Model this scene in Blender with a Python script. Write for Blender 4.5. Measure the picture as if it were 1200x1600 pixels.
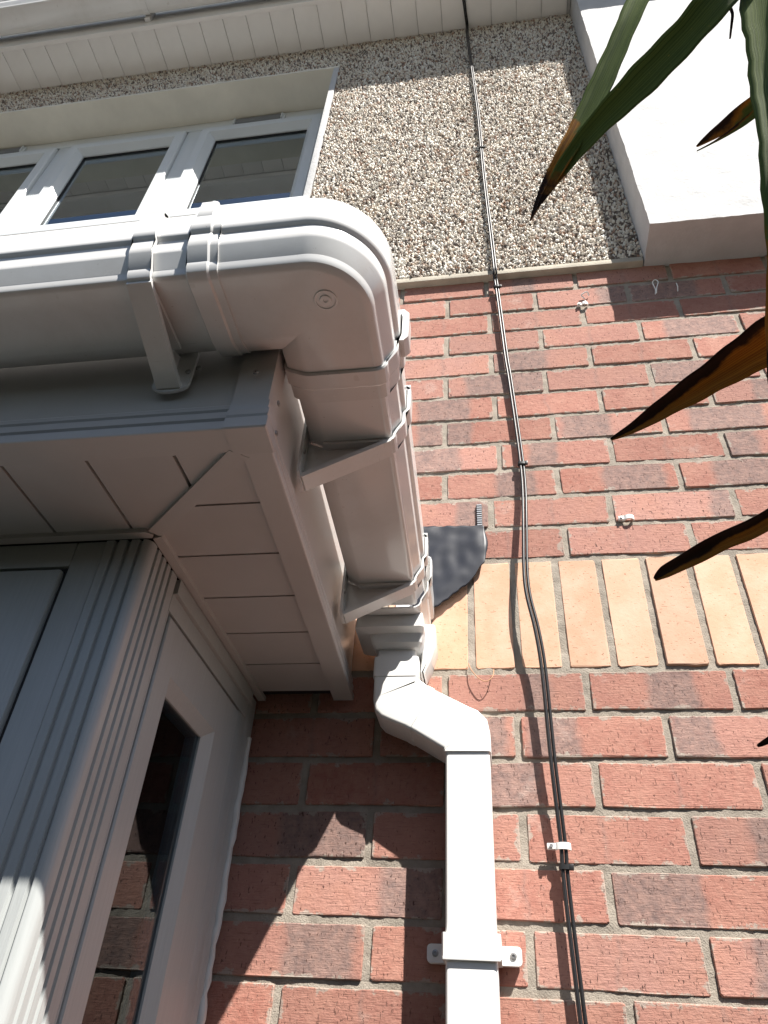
import bpy, bmesh, math, random
import numpy as np
from mathutils import Vector, Matrix

for o in list(bpy.data.objects): bpy.data.objects.remove(o)
S = bpy.context.scene
COL = S.collection
random.seed(7); RNG = np.random.default_rng(11)

# ------------------------------------------------------------------ camera
def rotm(rx, ry, rz):
    X = Matrix.Rotation(rx, 3, 'X'); Y = Matrix.Rotation(ry, 3, 'Y'); Z = Matrix.Rotation(rz, 3, 'Z')
    return Z @ X @ Y
CAM = Vector((-141.33, -1127.37, -558.97)) * .001
Rm = rotm(0.672066, -0.067919, 0.183883)
cd = bpy.data.cameras.new('camera'); cam = bpy.data.objects.new('camera', cd); COL.objects.link(cam)
bx, fw, up = Rm.col[0], Rm.col[1], Rm.col[2]
M = Matrix(((bx.x, up.x, -fw.x), (bx.y, up.y, -fw.y), (bx.z, up.z, -fw.z))).to_4x4()
M.translation = CAM
cam.matrix_world = M
cd.sensor_fit = 'VERTICAL'; cd.sensor_height = 24.0; cd.lens = 24.0 * 1134.67 / 1600
cd.clip_start = .02; cd.clip_end = 500
S.camera = cam
S.render.resolution_x = 768; S.render.resolution_y = 1024

# ------------------------------------------------------------------ light
SUN = Vector((.82, -1.0, 1.72)).normalized()          # towards the sun
W = bpy.data.worlds.new('World'); S.world = W; W.use_nodes = True
wn = W.node_tree; bg = wn.nodes['Background']
sky = wn.nodes.new('ShaderNodeTexSky'); sky.sky_type = 'NISHITA'; sky.sun_disc = False
sky.sun_elevation = math.asin(SUN.z); sky.sun_rotation = math.atan2(SUN.x, SUN.y)
sky.air_density = 1.0; sky.dust_density = 1.2; sky.ozone_density = 1.0
wn.links.new(sky.outputs[0], bg.inputs[0]); bg.inputs[1].default_value = .05
sl = bpy.data.lights.new('sun', 'SUN'); sl.energy = 5.0; sl.angle = math.radians(.5); sl.color = (1, .955, .89)
so = bpy.data.objects.new('sun', sl); COL.objects.link(so)
so.rotation_euler = SUN.to_track_quat('Z', 'Y').to_euler(); so.location = (2, -3, 5)
S.view_settings.view_transform = 'Standard'; S.view_settings.look = 'None'
S.view_settings.exposure = 1.2; S.view_settings.gamma = 1
S.view_settings.use_curve_mapping = False
S.render.engine = 'CYCLES'

# ------------------------------------------------------------------ helpers
def newmat(name):
    m = bpy.data.materials.new(name); m.use_nodes = True
    nt = m.node_tree; b = nt.nodes['Principled BSDF']
    return m, nt, b
class N:
    def __init__(s, nt): s.nt = nt
    def n(s, t, **k):
        x = s.nt.nodes.new(t)
        for a, v in k.items(): setattr(x, a, v)
        return x
    def l(s, a, b): s.nt.links.new(a, b)
    def mapping(s, src, scale, loc=(0, 0, 0)):
        m = s.n('ShaderNodeMapping'); s.l(src, m.inputs[0]); m.inputs['Scale'].default_value = scale; m.inputs['Location'].default_value = loc
        return m.outputs[0]
    def noise(s, v, scale, detail=3, rough=.55, dist=0):
        x = s.n('ShaderNodeTexNoise'); s.l(v, x.inputs['Vector']); x.inputs['Scale'].default_value = scale
        x.inputs['Detail'].default_value = detail; x.inputs['Roughness'].default_value = rough; x.inputs['Distortion'].default_value = dist
        return x.outputs[0]
    def ramp(s, v, a, b, ca=(0, 0, 0, 1), cb=(1, 1, 1, 1)):
        x = s.n('ShaderNodeValToRGB'); s.l(v, x.inputs[0]); e = x.color_ramp.elements
        e[0].position = a; e[0].color = ca; e[1].position = b; e[1].color = cb
        return x.outputs[0]
    def mix(s, f, a, b, mode='MIX'):
        x = s.n('ShaderNodeMix', data_type='RGBA', blend_type=mode)
        for sock, v in ((x.inputs[0], f), (x.inputs[6], a), (x.inputs[7], b)):
            if hasattr(v, 'is_linked') or hasattr(v, 'links'): s.l(v, sock)
            elif isinstance(v, (int, float)): sock.default_value = v
            else: sock.default_value = tuple(v) + (1,) * (4 - len(v))
        return x.outputs[2]
    def math(s, op, a, b=0.0, c=0.0):
        x = s.n('ShaderNodeMath', operation=op)
        for i, v in enumerate((a, b, c)):
            if isinstance(v, (int, float)): x.inputs[i].default_value = v
            else: s.l(v, x.inputs[i])
        return x.outputs[0]
    def bump(s, h, strength, dist, normal=None):
        x = s.n('ShaderNodeBump'); s.l(h, x.inputs['Height']); x.inputs['Strength'].default_value = strength; x.inputs['Distance'].default_value = dist
        if normal is not None: s.l(normal, x.inputs['Normal'])
        return x.outputs[0]

def link(name, me, mat=None, parent=None):
    o = bpy.data.objects.new(name, me); COL.objects.link(o)
    if mat and me and not me.materials: me.materials.append(mat)
    if parent: o.parent = parent
    return o
def thing(name, label, cat, loc=(0, 0, 0), group=None):
    o = bpy.data.objects.new(name, None); COL.objects.link(o); o.empty_display_size = .05
    o.location = Vector(loc) * .001; o['label'] = label; o['category'] = cat
    if group: o['group'] = group
    return o
def tag(o, label, cat, group=None):
    o['label'] = label; o['category'] = cat
    if group: o['group'] = group
def loc_of(parent):
    v = Vector((0, 0, 0))
    while parent is not None: v += parent.location; parent = parent.parent
    return v
def mesh(name, verts, faces, mat, parent=None, smooth=None, uv=None):
    """verts in mm, world coordinates; the object's origin sits at the verts' centre"""
    V = [Vector(v) * .001 for v in verts]
    c = sum(V, Vector()) / len(V)
    me = bpy.data.meshes.new(name); me.from_pydata([v - c for v in V], [], faces); me.update()
    bm = bmesh.new(); bm.from_mesh(me); bmesh.ops.recalc_face_normals(bm, faces=bm.faces); bm.to_mesh(me); bm.free()
    if smooth is not None:
        for p in me.polygons: p.use_smooth = True
        me.set_sharp_from_angle(angle=math.radians(smooth))
    o = link(name, me, mat, parent); o.location = c - loc_of(parent)
    return o
class MB:
    """collects pieces (mm) into one mesh"""
    def __init__(s): s.v = []; s.f = []
    def add(s, v, f):
        k = len(s.v); s.v += [tuple(a) for a in v]; s.f += [tuple(i + k for i in q) for q in f]; return s
    def box(s, x0, x1, y0, y1, z0, z1, b=0.0):
        if b <= 0:
            v = [(x, y, z) for x in (x0, x1) for y in (y0, y1) for z in (z0, z1)]
            return s.add(v, [(0, 1, 3, 2), (4, 6, 7, 5), (0, 4, 5, 1), (2, 3, 7, 6), (0, 2, 6, 4), (1, 5, 7, 3)])
        bm = bmesh.new()
        vs = [bm.verts.new((x, y, z)) for x in (x0, x1) for y in (y0, y1) for z in (z0, z1)]
        for q in [(0, 1, 3, 2), (4, 6, 7, 5), (0, 4, 5, 1), (2, 3, 7, 6), (0, 2, 6, 4), (1, 5, 7, 3)]: bm.faces.new([vs[i] for i in q])
        bmesh.ops.recalc_face_normals(bm, faces=bm.faces)
        bmesh.ops.bevel(bm, geom=list(bm.edges), offset=b, segments=2, affect='EDGES', profile=.6)
        bm.verts.index_update()
        s.add([v.co[:] for v in bm.verts], [[v.index for v in f.verts] for f in bm.faces]); bm.free()
        return s
    def prism(s, poly, d0, d1):
        """poly: list of 3D points; extruded by vector from +d0 to +d1"""
        n = len(poly); d0 = Vector(d0); d1 = Vector(d1)
        v = [tuple(Vector(p) + d0) for p in poly] + [tuple(Vector(p) + d1) for p in poly]
        f = [tuple(range(n)), tuple(range(2 * n - 1, n - 1, -1))] + [(i, (i + 1) % n, n + (i + 1) % n, n + i) for i in range(n)]
        return s.add(v, f)
    def tube(s, pts, r, n=10, cap=True):
        pts = [Vector(p) for p in pts]; rings = []
        prev = None
        for i, p in enumerate(pts):
            t = (pts[min(i + 1, len(pts) - 1)] - pts[max(i - 1, 0)]).normalized()
            a = prev if prev is not None else (Vector((1, 0, 0)) if abs(t.x) < .9 else Vector((0, 1, 0)))
            a = (a - t * a.dot(t)).normalized(); b = t.cross(a); prev = a
            rr = r[i] if isinstance(r, (list, tuple)) else r
            rings.append([p + (a * math.cos(k * 2 * math.pi / n) + b * math.sin(k * 2 * math.pi / n)) * rr for k in range(n)])
        return s.rings(rings, True, cap)
    def rings(s, R, closed=True, cap=False):
        n = len(R[0]); v = [tuple(p) for r in R for p in r]; f = []
        for i in range(len(R) - 1):
            for k in range(n if closed else n - 1):
                f.append((i * n + k, i * n + (k + 1) % n, (i + 1) * n + (k + 1) % n, (i + 1) * n + k))
        if cap: f += [tuple(range(n)), tuple(range(len(R) * n - 1, (len(R) - 1) * n - 1, -1))]
        return s.add(v, f)
    def build(s, name, mat, parent=None, smooth=None): return mesh(name, s.v, s.f, mat, parent, smooth)

# ------------------------------------------------------------------ materials
def mat_brick(name, soldier=False):
    m, nt, b = newmat(name); g = N(nt)
    tc = g.n('ShaderNodeTexCoord'); oi = g.n('ShaderNodeObjectInfo')
    off = g.n('ShaderNodeVectorMath', operation='SCALE'); g.l(oi.outputs['Random'], off.inputs['Scale']); off.inputs[0].default_value = (37, 11, 53)
    ad = g.n('ShaderNodeVectorMath', operation='ADD'); g.l(tc.outputs['Object'], ad.inputs[0]); g.l(off.outputs[0], ad.inputs[1])
    P = ad.outputs[0]
    sc = g.n('ShaderNodeSeparateColor'); g.l(oi.outputs['Color'], sc.inputs[0])
    sx = g.n('ShaderNodeSeparateXYZ'); g.l(tc.outputs['Object'], sx.inputs[0])
    if not soldier:
        base = g.mix(sc.outputs[2], (.315, .105, .068), (.37, .175, .135))
        cloud = g.noise(P, 14, 4, .6)
        base = g.mix(g.ramp(cloud, .42, .68), base, (.385, .165, .112))
        # kiln mark: a grey-purple band across the face at local x = (R-.5)*.25, half width G*.12
        dx = g.math('SUBTRACT', sx.outputs[0], g.math('MULTIPLY', g.math('SUBTRACT', sc.outputs[0], .5), .25))
        wob = g.math('MULTIPLY', g.math('SUBTRACT', g.noise(P, 30, 3, .6), .5), .03)
        ab = g.math('ABSOLUTE', g.math('ADD', dx, wob))
        hw = g.math('MULTIPLY', sc.outputs[1], .12)
        msk = g.n('ShaderNodeMapRange', interpolation_type='SMOOTHSTEP'); g.l(g.math('SUBTRACT', hw, ab), msk.inputs[0])
        msk.inputs[1].default_value = -.008; msk.inputs[2].default_value = .010
        dark = g.mix(g.ramp(g.noise(P, 60, 5, .7), .35, .65), (.14, .105, .10), (.265, .175, .148))
        pf = g.math('MULTIPLY', msk.outputs[0], .88)
        col = g.mix(pf, base, dark)
        col = g.mix(g.math('MULTIPLY', g.ramp(g.noise(P, 90, 5, .75), .35, .7), .35), col, (.50, .26, .19))
        # lime bloom
        col = g.mix(g.math('MULTIPLY', g.ramp(g.noise(P, 9, 5, .7), .62, .75), .35), col, (.55, .46, .40))
        gs = g.n('ShaderNodeSeparateXYZ'); g.l(tc.outputs['Generated'], gs.inputs[0])
        ex = g.math('MULTIPLY', g.math('SUBTRACT', .5, g.math('ABSOLUTE', g.math('SUBTRACT', gs.outputs[0], .5))), .214)
        ez = g.math('MULTIPLY', g.math('SUBTRACT', .5, g.math('ABSOLUTE', g.math('SUBTRACT', gs.outputs[2], .5))), .065)
        ed = g.math('MINIMUM', ex, ez)
        nm = g.n('ShaderNodeMapRange'); g.l(g.noise(P, 38, 5, .7), nm.inputs[0]); nm.inputs[1].default_value = .48; nm.inputs[2].default_value = .72; nm.inputs[3].default_value = 0; nm.inputs[4].default_value = .013
        sm = g.n('ShaderNodeMapRange', interpolation_type='SMOOTHSTEP'); g.l(g.math('SUBTRACT', nm.outputs[0], ed), sm.inputs[0]); sm.inputs[1].default_value = -.001; sm.inputs[2].default_value = .0025
        col = g.mix(g.math('MULTIPLY', sm.outputs[0], .75), col, (.37, .325, .27))
        drag = g.noise(g.mapping(P, (55, 55, 520)), 1, 3, .6, .5)
        col = g.mix(g.math('MULTIPLY', g.ramp(drag, .57, .72), .42), col, (.16, .06, .045))
        pits = g.noise(g.mapping(P, (330, 330, 120)), 1, 3, .6)
        pm = g.ramp(pits, .635, .67)
        fleck = g.ramp(g.noise(g.mapping(P, (330, 330, 150), (5, 2, 9)), 1, 2, .5), .72, .78)
        col = g.mix(g.math('MULTIPLY', fleck, .5), col, (.62, .42, .30))
        col = g.mix(g.math('MULTIPLY', pm, g.math('ADD', g.math('MULTIPLY', sc.outputs[2], .5), .4)), col, (.07, .03, .024))
        h = g.math('SUBTRACT', g.math('ADD', g.math('MULTIPLY', drag, .6), g.noise(P, 130, 5, .7)), g.math('MULTIPLY', pm, .9))
        g.l(g.bump(h, .7, .002), b.inputs['Normal'])
    else:
        base = g.mix(sc.outputs[2], (.56, .305, .175), (.63, .365, .235))
        base = g.mix(g.ramp(g.noise(P, 16, 4, .6), .4, .7), base, (.66, .41, .28))
        pits = g.ramp(g.noise(g.mapping(P, (190, 190, 330)), 1, 2, .5), .675, .72)
        sl_ = g.ramp(g.noise(g.mapping(P, (75, 75, 600), (3, 1, 4)), 1, 1, .4), .735, .76)
        pm = g.math('MAXIMUM', pits, sl_)
        col = g.mix(g.math('MULTIPLY', pm, .8), base, (.26, .12, .045))
        h = g.math('SUBTRACT', g.noise(P, 160, 4, .7), g.math('MULTIPLY', pm, .8))
        g.l(g.bump(h, .35, .0012), b.inputs['Normal'])
    tone = g.n('ShaderNodeHueSaturation'); g.l(g.math('ADD', g.math('MULTIPLY', oi.outputs['Random'], .28), .86), tone.inputs['Value']); tone.inputs['Saturation'].default_value = .89; g.l(col, tone.inputs['Color']); col = tone.outputs[0]
    g.l(col, b.inputs['Base Color']); b.inputs['Roughness'].default_value = .88; b.inputs['Specular IOR Level'].default_value = .3
    return m
BRICK = mat_brick('red_brick'); BUFF = mat_brick('buff_brick', True)

def simple(name, col, rough=.5, bump=0, bscale=100, spec=.5, var=0.0, vscale=8, metal=0, coat=0, detail=4, stretch=None):
    m, nt, b = newmat(name); g = N(nt)
    tc = g.n('ShaderNodeTexCoord'); P = tc.outputs['Object']
    if stretch: P = g.mapping(P, stretch)
    if var:
        n = g.noise(P, vscale, 5, .6)
        c2 = tuple(c * (1 - var) for c in col); g.l(g.mix(g.ramp(n, .35, .65), col, c2), b.inputs['Base Color'])
    else: b.inputs['Base Color'].default_value = (*col, 1)
    if bump: g.l(g.bump(g.noise(P, bscale, detail, .65), bump, .002), b.inputs['Normal'])
    b.inputs['Roughness'].default_value = rough; b.inputs['Specular IOR Level'].default_value = spec
    b.inputs['Metallic'].default_value = metal; b.inputs['Coat Weight'].default_value = coat
    return m
MORTAR = simple('mortar', (.38, .335, .28), .95, .9, 420, .2, .30, 26)
def mat_pvc():
    m, nt, b = newmat('gloss_white_upvc'); g = N(nt); tc = g.n('ShaderNodeTexCoord'); P = tc.outputs['Object']
    dirt = g.ramp(g.noise(g.mapping(P, (6, 6, 14)), 1, 6, .7), .52, .75)
    c = g.mix(g.math('MULTIPLY', dirt, .34), (.71, .71, .70), (.50, .48, .44))
    c = g.mix(g.math('MULTIPLY', g.ramp(g.noise(g.mapping(P, (40, 40, 900), (2, 7, 1)), 1, 2, .5), .72, .75), .25), c, (.42, .39, .34))
    sp = g.ramp(g.noise(P, 260, 2, .5), .73, .77); c = g.mix(g.math('MULTIPLY', sp, .5), c, (.35, .3, .25))
    g.l(c, b.inputs['Base Color'])
    g.l(g.math('ADD', g.math('MULTIPLY', dirt, .18), .13), b.inputs['Roughness'])
    g.l(g.bump(g.noise(P, 9, 2, .5), .12, .004), b.inputs['Normal'])
    return m
PVC = mat_pvc()
PVCB = simple('shaded_white_upvc_board', (.53, .515, .50), .30, .06, 30, .5, .07, 7)  # porch board white, darkened in colour to deepen its shade
PVCE = simple('white_upvc_eaves_board', (.82, .80, .77), .35, .06, 30, .5, .06, 7)  # same white board, lighter copy for the brighter light at the eaves
PVCP = simple('white_upvc_pipe', (.80, .80, .78), .30, .05, 20, .5, .06, 6)
FOIL = simple('woodgrain_foil_upvc', (.41, .43, .425), .32, .25, 1, .5, .06, 1, stretch=(260, 260, 14))
FRAME = simple('window_frame_upvc', (.64, .67, .68), .30, .04, 20, .5, .05, 5)
GASKET = simple('black_rubber_gasket', (.015, .015, .016), .6)
DARKROOM = simple('dark_interior', (.05, .045, .042), .9)
BLACK = simple('black_cable_sheath', (.012, .012, .013), .4, .1, 60, .5)
TIE = simple('black_nylon_tie', (.012, .012, .012), .4)
CLIP = simple('white_nylon_clip', (.82, .82, .80), .35)
SCREW = simple('zinc_screw', (.35, .34, .33), .4, metal=.8)
STEEL = simple('stainless_mesh', (.5, .5, .5), .35, metal=.9)
LEAD = simple('black_membrane', (.016, .018, .026), .45, .12, 12, .5, .05, 5)
STUCCO = simple('white_painted_render', (.51, .51, .51), .85, 1.0, 75, .3, .10, 14, detail=8)
REVEAL = simple('cream_painted_reveal', (.76, .73, .64), .7, .3, 60, .3, .12, 5)
LIP = simple('smooth_cement_lip', (.46, .42, .35), .9, .6, 160, .2, .2, 20)
DASHBASE = simple('pebbledash_bed', (.20, .16, .13), .95, 1.0, 260, .2, .35, 60)
SEAL = simple('white_silicone_sealant', (.62, .62, .60), .35, .4, 40)
ROOFG = simple('pale_fibreglass_roof', (.55, .55, .53), .6, .2, 60, .4, .15, 4)
ROOFM = simple('grey_roof_felt', (.14, .14, .14), .9, .6, 300, .2, .2, 5)
BARK = simple('palm_bark', (.16, .11, .07), .95, 1, 60, .2, .4, 20)
def mat_ground():
    m, nt, b = newmat('garden_paving'); g = N(nt); tc = g.n('ShaderNodeTexCoord'); P = tc.outputs['Object']
    c = g.mix(g.ramp(g.noise(P, 2, 6, .6), .4, .6), (.026, .023, .019), (.015, .016, .011))  # near ground: dark planting, with the shade there put into its colour
    ln = g.n('ShaderNodeVectorMath', operation='LENGTH'); g.l(P, ln.inputs[0])
    far = g.ramp(g.math('MULTIPLY', ln.outputs['Value'], .1), .33, .36)
    c = g.mix(far, c, g.mix(g.noise(P, 3, 5, .6), (.045, .040, .034), (.06, .054, .046)))
    g.l(c, b.inputs['Base Color']); b.inputs['Roughness'].default_value = .95
    g.l(g.bump(g.noise(P, 40, 5, .7), .6, .01), b.inputs['Normal'])
    return m
GROUND = mat_ground()
def mat_chip():
    m, nt, b = newmat('pebbledash_chippings'); g = N(nt); ge = g.n('ShaderNodeNewGeometry')
    r = g.n('ShaderNodeValToRGB'); g.l(ge.outputs['Random Per Island'], r.inputs[0]); r.color_ramp.interpolation = 'CONSTANT'
    e = r.color_ramp.elements; e[0].position = 0; e[0].color = (.76, .71, .63, 1); e[1].position = .26; e[1].color = (.86, .84, .78, 1)
    for p, c in ((.52, (.66, .57, .47, 1)), (.66, (.62, .56, .50, 1)), (.76, (.40, .27, .20, 1)), (.84, (.17, .14, .12, 1)), (.93, (.26, .235, .215, 1))):
        x = e.new(p); x.color = c
    tc = g.n('ShaderNodeTexCoord'); st_ = g.ramp(g.noise(g.mapping(tc.outputs['Object'], (7, 7, 1.6)), 1, 5, .6), .45, .7)
    cc = g.mix(g.math('MULTIPLY', st_, .22), r.outputs[0], (.62, .53, .43), 'MULTIPLY')
    g.l(cc, b.inputs['Base Color']); b.inputs['Roughness'].default_value = .7; b.inputs['Specular IOR Level'].default_value = .35
    return m
CHIP = mat_chip()
def mat_glass(name='window_glass', tint=(.4, .43, .45), ior=1.5):
    m, nt, b = newmat(name); nt.nodes.remove(b); g = N(nt)
    tr = g.n('ShaderNodeBsdfTransparent'); tr.inputs[0].default_value = (*tint, 1)
    gl = g.n('ShaderNodeBsdfGlossy'); gl.inputs['Roughness'].default_value = .004; gl.inputs[0].default_value = (.86, .95, 1, 1)
    fr = g.n('ShaderNodeFresnel'); fr.inputs[0].default_value = ior
    tc = g.n('ShaderNodeTexCoord'); nb = g.bump(g.noise(tc.outputs['Object'], 2.2, 1, .4), .10, .004); g.l(nb, gl.inputs['Normal'])
    mx = g.n('ShaderNodeMixShader'); g.l(fr.outputs[0], mx.inputs[0]); g.l(tr.outputs[0], mx.inputs[1]); g.l(gl.outputs[0], mx.inputs[2])
    g.l(mx.outputs[0], nt.nodes['Material Output'].inputs[0])
    return m
GLASS = mat_glass()
GLASSU = mat_glass('coated_window_glass', (.45, .5, .52), 4.2)
def mat_leaf():
    m, nt, b = newmat('strap_leaf'); nt.nodes.remove(b); g = N(nt)
    uv = g.n('ShaderNodeUVMap'); sx = g.n('ShaderNodeSeparateXYZ'); g.l(uv.outputs[0], sx.inputs[0])
    oi = g.n('ShaderNodeObjectInfo'); sc = g.n('ShaderNodeSeparateColor'); g.l(oi.outputs['Color'], sc.inputs[0])
    tc = g.n('ShaderNodeTexCoord')
    u = sx.outputs[0]; v = sx.outputs[1]            # u: 0 at the tip; v across
    cu = g.n('ShaderNodeCombineXYZ'); g.l(g.math('MULTIPLY', u, 1.2), cu.inputs[0]); g.l(g.math('MULTIPLY', v, 30), cu.inputs[1]); g.l(oi.outputs['Random'], cu.inputs[2])
    st = g.noise(cu.outputs[0], 2.2, 4, .6)
    green = g.mix(g.ramp(st, .35, .65), (.060, .098, .020), (.175, .225, .055))
    spk = g.ramp(g.noise(tc.outputs['Object'], 240, 2, .5), .72, .76)
    green = g.mix(g.math('MULTIPLY', spk, .6), green, (.35, .30, .06))
    nz = g.math('MULTIPLY', g.math('SUBTRACT', g.noise(g.mapping(tc.outputs['Object'], (25, 25, 25)), 1, 4, .65), .5), .16)
    uu = g.math('ADD', u, nz)
    # R: where yellow starts, G: where dark tip starts (in u), B: how much the scorch favours one edge
    side = g.math('MULTIPLY', g.math('SUBTRACT', v, .5), g.math('MULTIPLY', sc.outputs[2], .5))
    uu2 = g.math('ADD', uu, side)
    def step(x, pos, wdt):
        r = g.n('ShaderNodeMapRange', interpolation_type='SMOOTHSTEP'); g.l(g.math('SUBTRACT', pos, x), r.inputs[0])
        r.inputs[1].default_value = -wdt; r.inputs[2].default_value = wdt; return r.outputs[0]
    ye = step(uu2, sc.outputs[0], .012); da = step(uu2, sc.outputs[1], .02)
    brown = g.mix(g.ramp(st, .4, .6), (.55, .26, .035), (.28, .10, .015))
    c = g.mix(ye, green, brown); c = g.mix(da, c, (.035, .016, .010))
    b = g.n('ShaderNodeBsdfPrincipled'); g.l(c, b.inputs['Base Color']); b.inputs['Roughness'].default_value = .6; b.inputs['Specular IOR Level'].default_value = .2
    g.l(g.bump(g.noise(cu.outputs[0], 6, 2, .5), .3, .001), b.inputs['Normal'])
    tl = g.n('ShaderNodeBsdfTranslucent'); g.l(g.mix(.35, c, (.9, .8, .3), 'MULTIPLY'), tl.inputs[0])
    mx = g.n('ShaderNodeMixShader'); mx.inputs[0].default_value = .22
    g.l(b.outputs[0], mx.inputs[1]); g.l(tl.outputs[0], mx.inputs[2]); g.l(mx.outputs[0], nt.nodes['Material Output'].inputs[0])
    return m
LEAF = mat_leaf()

# ------------------------------------------------------------------ ground
GZ = -2150
gr = MB().add([(-60000, -60000, GZ), (60000, -60000, GZ), (60000, 60000, GZ), (-60000, 60000, GZ)], [(0, 1, 2, 3)]).build('ground', GROUND); gr['kind'] = 'structure'

# ------------------------------------------------------------------ brick wall
wall = thing('brick_wall', 'red brick wall with a course of upright buff bricks, below the pebbledash', 'wall', (0, 0, GZ))
def brick_mesh(L, H, seed, D=70):
    r = random.Random(seed); hx, hz = L / 2, H / 2
    c = 2.2
    out = [(-hx + c, -hz), (-hx * .3, -hz), (hx * .35, -hz), (hx - c, -hz), (hx, -hz + c), (hx, hz - c), (hx - c, hz), (hx * .2, hz), (-hx * .4, hz), (-hx + c, hz), (-hx, hz - c), (-hx, -hz + c)]
    out = [(x + r.uniform(-.9, .9), z + r.uniform(-1.0, 1.0)) for x, z in out]
    n = len(out); V = []
    V += [(x, D, z) for x, z in out]
    V += [(x, 1.5, z) for x, z in out]
    V += [(x * (1 - 1.1 / hx), r.uniform(-.4, .4), z * (1 - 1.2 / hz)) for x, z in out]
    F = []
    for a in (0, 1):
        for i in range(n): F.append((a * n + i, a * n + (i + 1) % n, (a + 1) * n + (i + 1) % n, (a + 1) * n + i))
    F.append(tuple(range(2 * n, 3 * n)))
    me = bpy.data.meshes.new('brick'); me.from_pydata([(x * .001, y * .001, z * .001) for x, y, z in V], [], F)
    bm = bmesh.new(); bm.from_mesh(me); bmesh.ops.recalc_face_normals(bm, faces=bm.faces); bm.to_mesh(me); bm.free()
    return me
# kiln marks seen in the photograph: (x, z, half width mm)
MARKS = [(250, 721, 95), (-85, 713, 100), (-165, 556, 70), (70, 556, 50), (-165, 478, 70), (70, 478, 50), (350, 566, 75), (-50, 790, 60), (133, -34, 38), (-78, -31, 22), (150, -108, 36),
         (-130, -191, 45), (60, -333, 62), (230, -270, 35), (-400, -417, 52), (-270, -343, 48), (-385, -263, 95), (-190, -110, 60), (361, 884, 80), (300, 1005, 85), (145, 395, 60),
         (-250, 490, 55), (-230, 600, 60), (480, 640, 60), (-150, 335, 55), (190, 1010, 40), (400, -420, 60), (-30, 1080, 30), (300, 320, 30), (-60, -118, 40), (-25, 480, 30)]
lib = {}
extra = MB()
def add_brick(x0, x1, zc, H=65, kind='brick'):
    L = x1 - x0; xc = (x0 + x1) / 2
    big = -720 < xc < 780 and zc > -620
    if not big:
        extra.box(x0, x1, 0, 60, zc - H / 2, zc + H / 2, 0); return
    key = (round(L / 6), H, random.randrange(5))
    if key not in lib: lib[key] = brick_mesh(round(L / 6) * 6, H, random.random()); lib[key].materials.append(BUFF if kind != 'brick' else BRICK)
    o = bpy.data.objects.new(kind, lib[key]); COL.objects.link(o); o.parent = wall
    o.location = Vector((xc, random.uniform(-1.6, 1.2), zc)) * .001 - wall.location
    o.scale.x = L / (round(L / 6) * 6)
    o.rotation_euler = (random.uniform(-.006, .006), random.uniform(-.003, .003), random.uniform(-.006, .006))
    mk = (.5, .0)
    best = None
    for mx_, mz, hw in MARKS:
        if abs(mz - zc) < 38 and x0 - 15 < mx_ < x1 + 15: best = (mx_, hw)
    if best: mk = ((best[0] - xc) / 250 + .5, best[1] / 120)
    elif kind == 'brick' and random.random() < .10: mk = (random.uniform(.1, .9), random.uniform(.12, .5))
    o.color = (min(1, max(0, mk[0])), min(1, mk[1]), random.random(), 1)
def course(zc, shift, xa=-2700, xb=1800):
    k0 = int(math.floor((xa - shift) / 225)); k = k0
    while shift + 225 * k < xb:
        j0 = shift + 225 * k + (random.Random(k * 77 + int(zc)).uniform(-5, 5)); j1 = shift + 225 * (k + 1) + (random.Random((k + 1) * 77 + int(zc)).uniform(-5, 5))
        add_brick(j0 + 5.5, j1 - 5.5, zc + random.uniform(-1, 1)); k += 1
for i in range(28):                                            # below the upright course
    course(-37.5 - 75 * i, 0 if i % 2 == 0 else -112)
for i in range(12):                                            # above it
    course(225 + 37.5 + 75 * i, 0 if i % 2 == 0 else (-118 if i != 1 else -135))
k = -32
while -27 + 77.3 * k < 1700:
    a = -27 + 77.3 * k
    if -800 < a < 800 or True: add_brick(a + 6, a + 77.3 - 6, 112, 214, 'soldier_brick')
    k += 1
ex = extra.build('outer_bricks', BRICK, wall); ex['kind'] = 'stuff'; ex.color = (.5, 0, .4, 1)
# mortar bed: a rough sheet recessed behind the brick faces
def rough_sheet(name, xa, xb, za, zb, step, y, amp, mat, parent, sy=1):
    nx = int((xb - xa) / step) + 1; nz = int((zb - za) / step) + 1
    X, Z = np.meshgrid(np.linspace(xa, xb, nx), np.linspace(za, zb, nz))
    h = RNG.random((nz, nx)); h = (h + np.roll(h, 1, 0) + np.roll(h, 1, 1) + RNG.random((nz, nx))) / 4 - .5
    lo = np.kron(RNG.random((nz // 6 + 2, nx // 6 + 2)), np.ones((6, 6)))[:nz, :nx] - .5
    Y = y + h * amp * 2 + lo * amp
    V = np.stack([X, Y, Z], -1).reshape(-1, 3) * .001
    i = np.arange(nz - 1)[:, None] * nx + np.arange(nx - 1)[None]
    F = np.stack([i, i + 1, i + nx + 1, i + nx], -1).reshape(-1, 4)
    me = bpy.data.meshes.new(name); me.vertices.add(len(V)); me.vertices.foreach_set('co', V.ravel())
    me.loops.add(F.size); me.loops.foreach_set('vertex_index', F.ravel().astype(np.int32))
    me.polygons.add(len(F)); me.polygons.foreach_set('loop_start', np.arange(0, F.size, 4, dtype=np.int32)); me.update()
    for p in ():pass
    me.polygons.foreach_set('use_smooth', np.ones(len(F), bool))
    o = link(name, me, mat, parent); o.location = -loc_of(parent)
    return o
mo = rough_sheet('mortar', -760, 800, -660, 1126, 5, 2.7, 1.4, MORTAR, wall)
MB().box(-2700, 1800, 22, 120, GZ, 1126, 0).build('mortar_bed', MORTAR, wall)
MB().box(-2700, -760, 6, 21, GZ, 1124, 0).box(800, 1800, 6, 21, GZ, 1124, 0).box(-760, 800, 6, 21, GZ, -660, 0).build('outer_mortar', MORTAR, wall)

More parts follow.
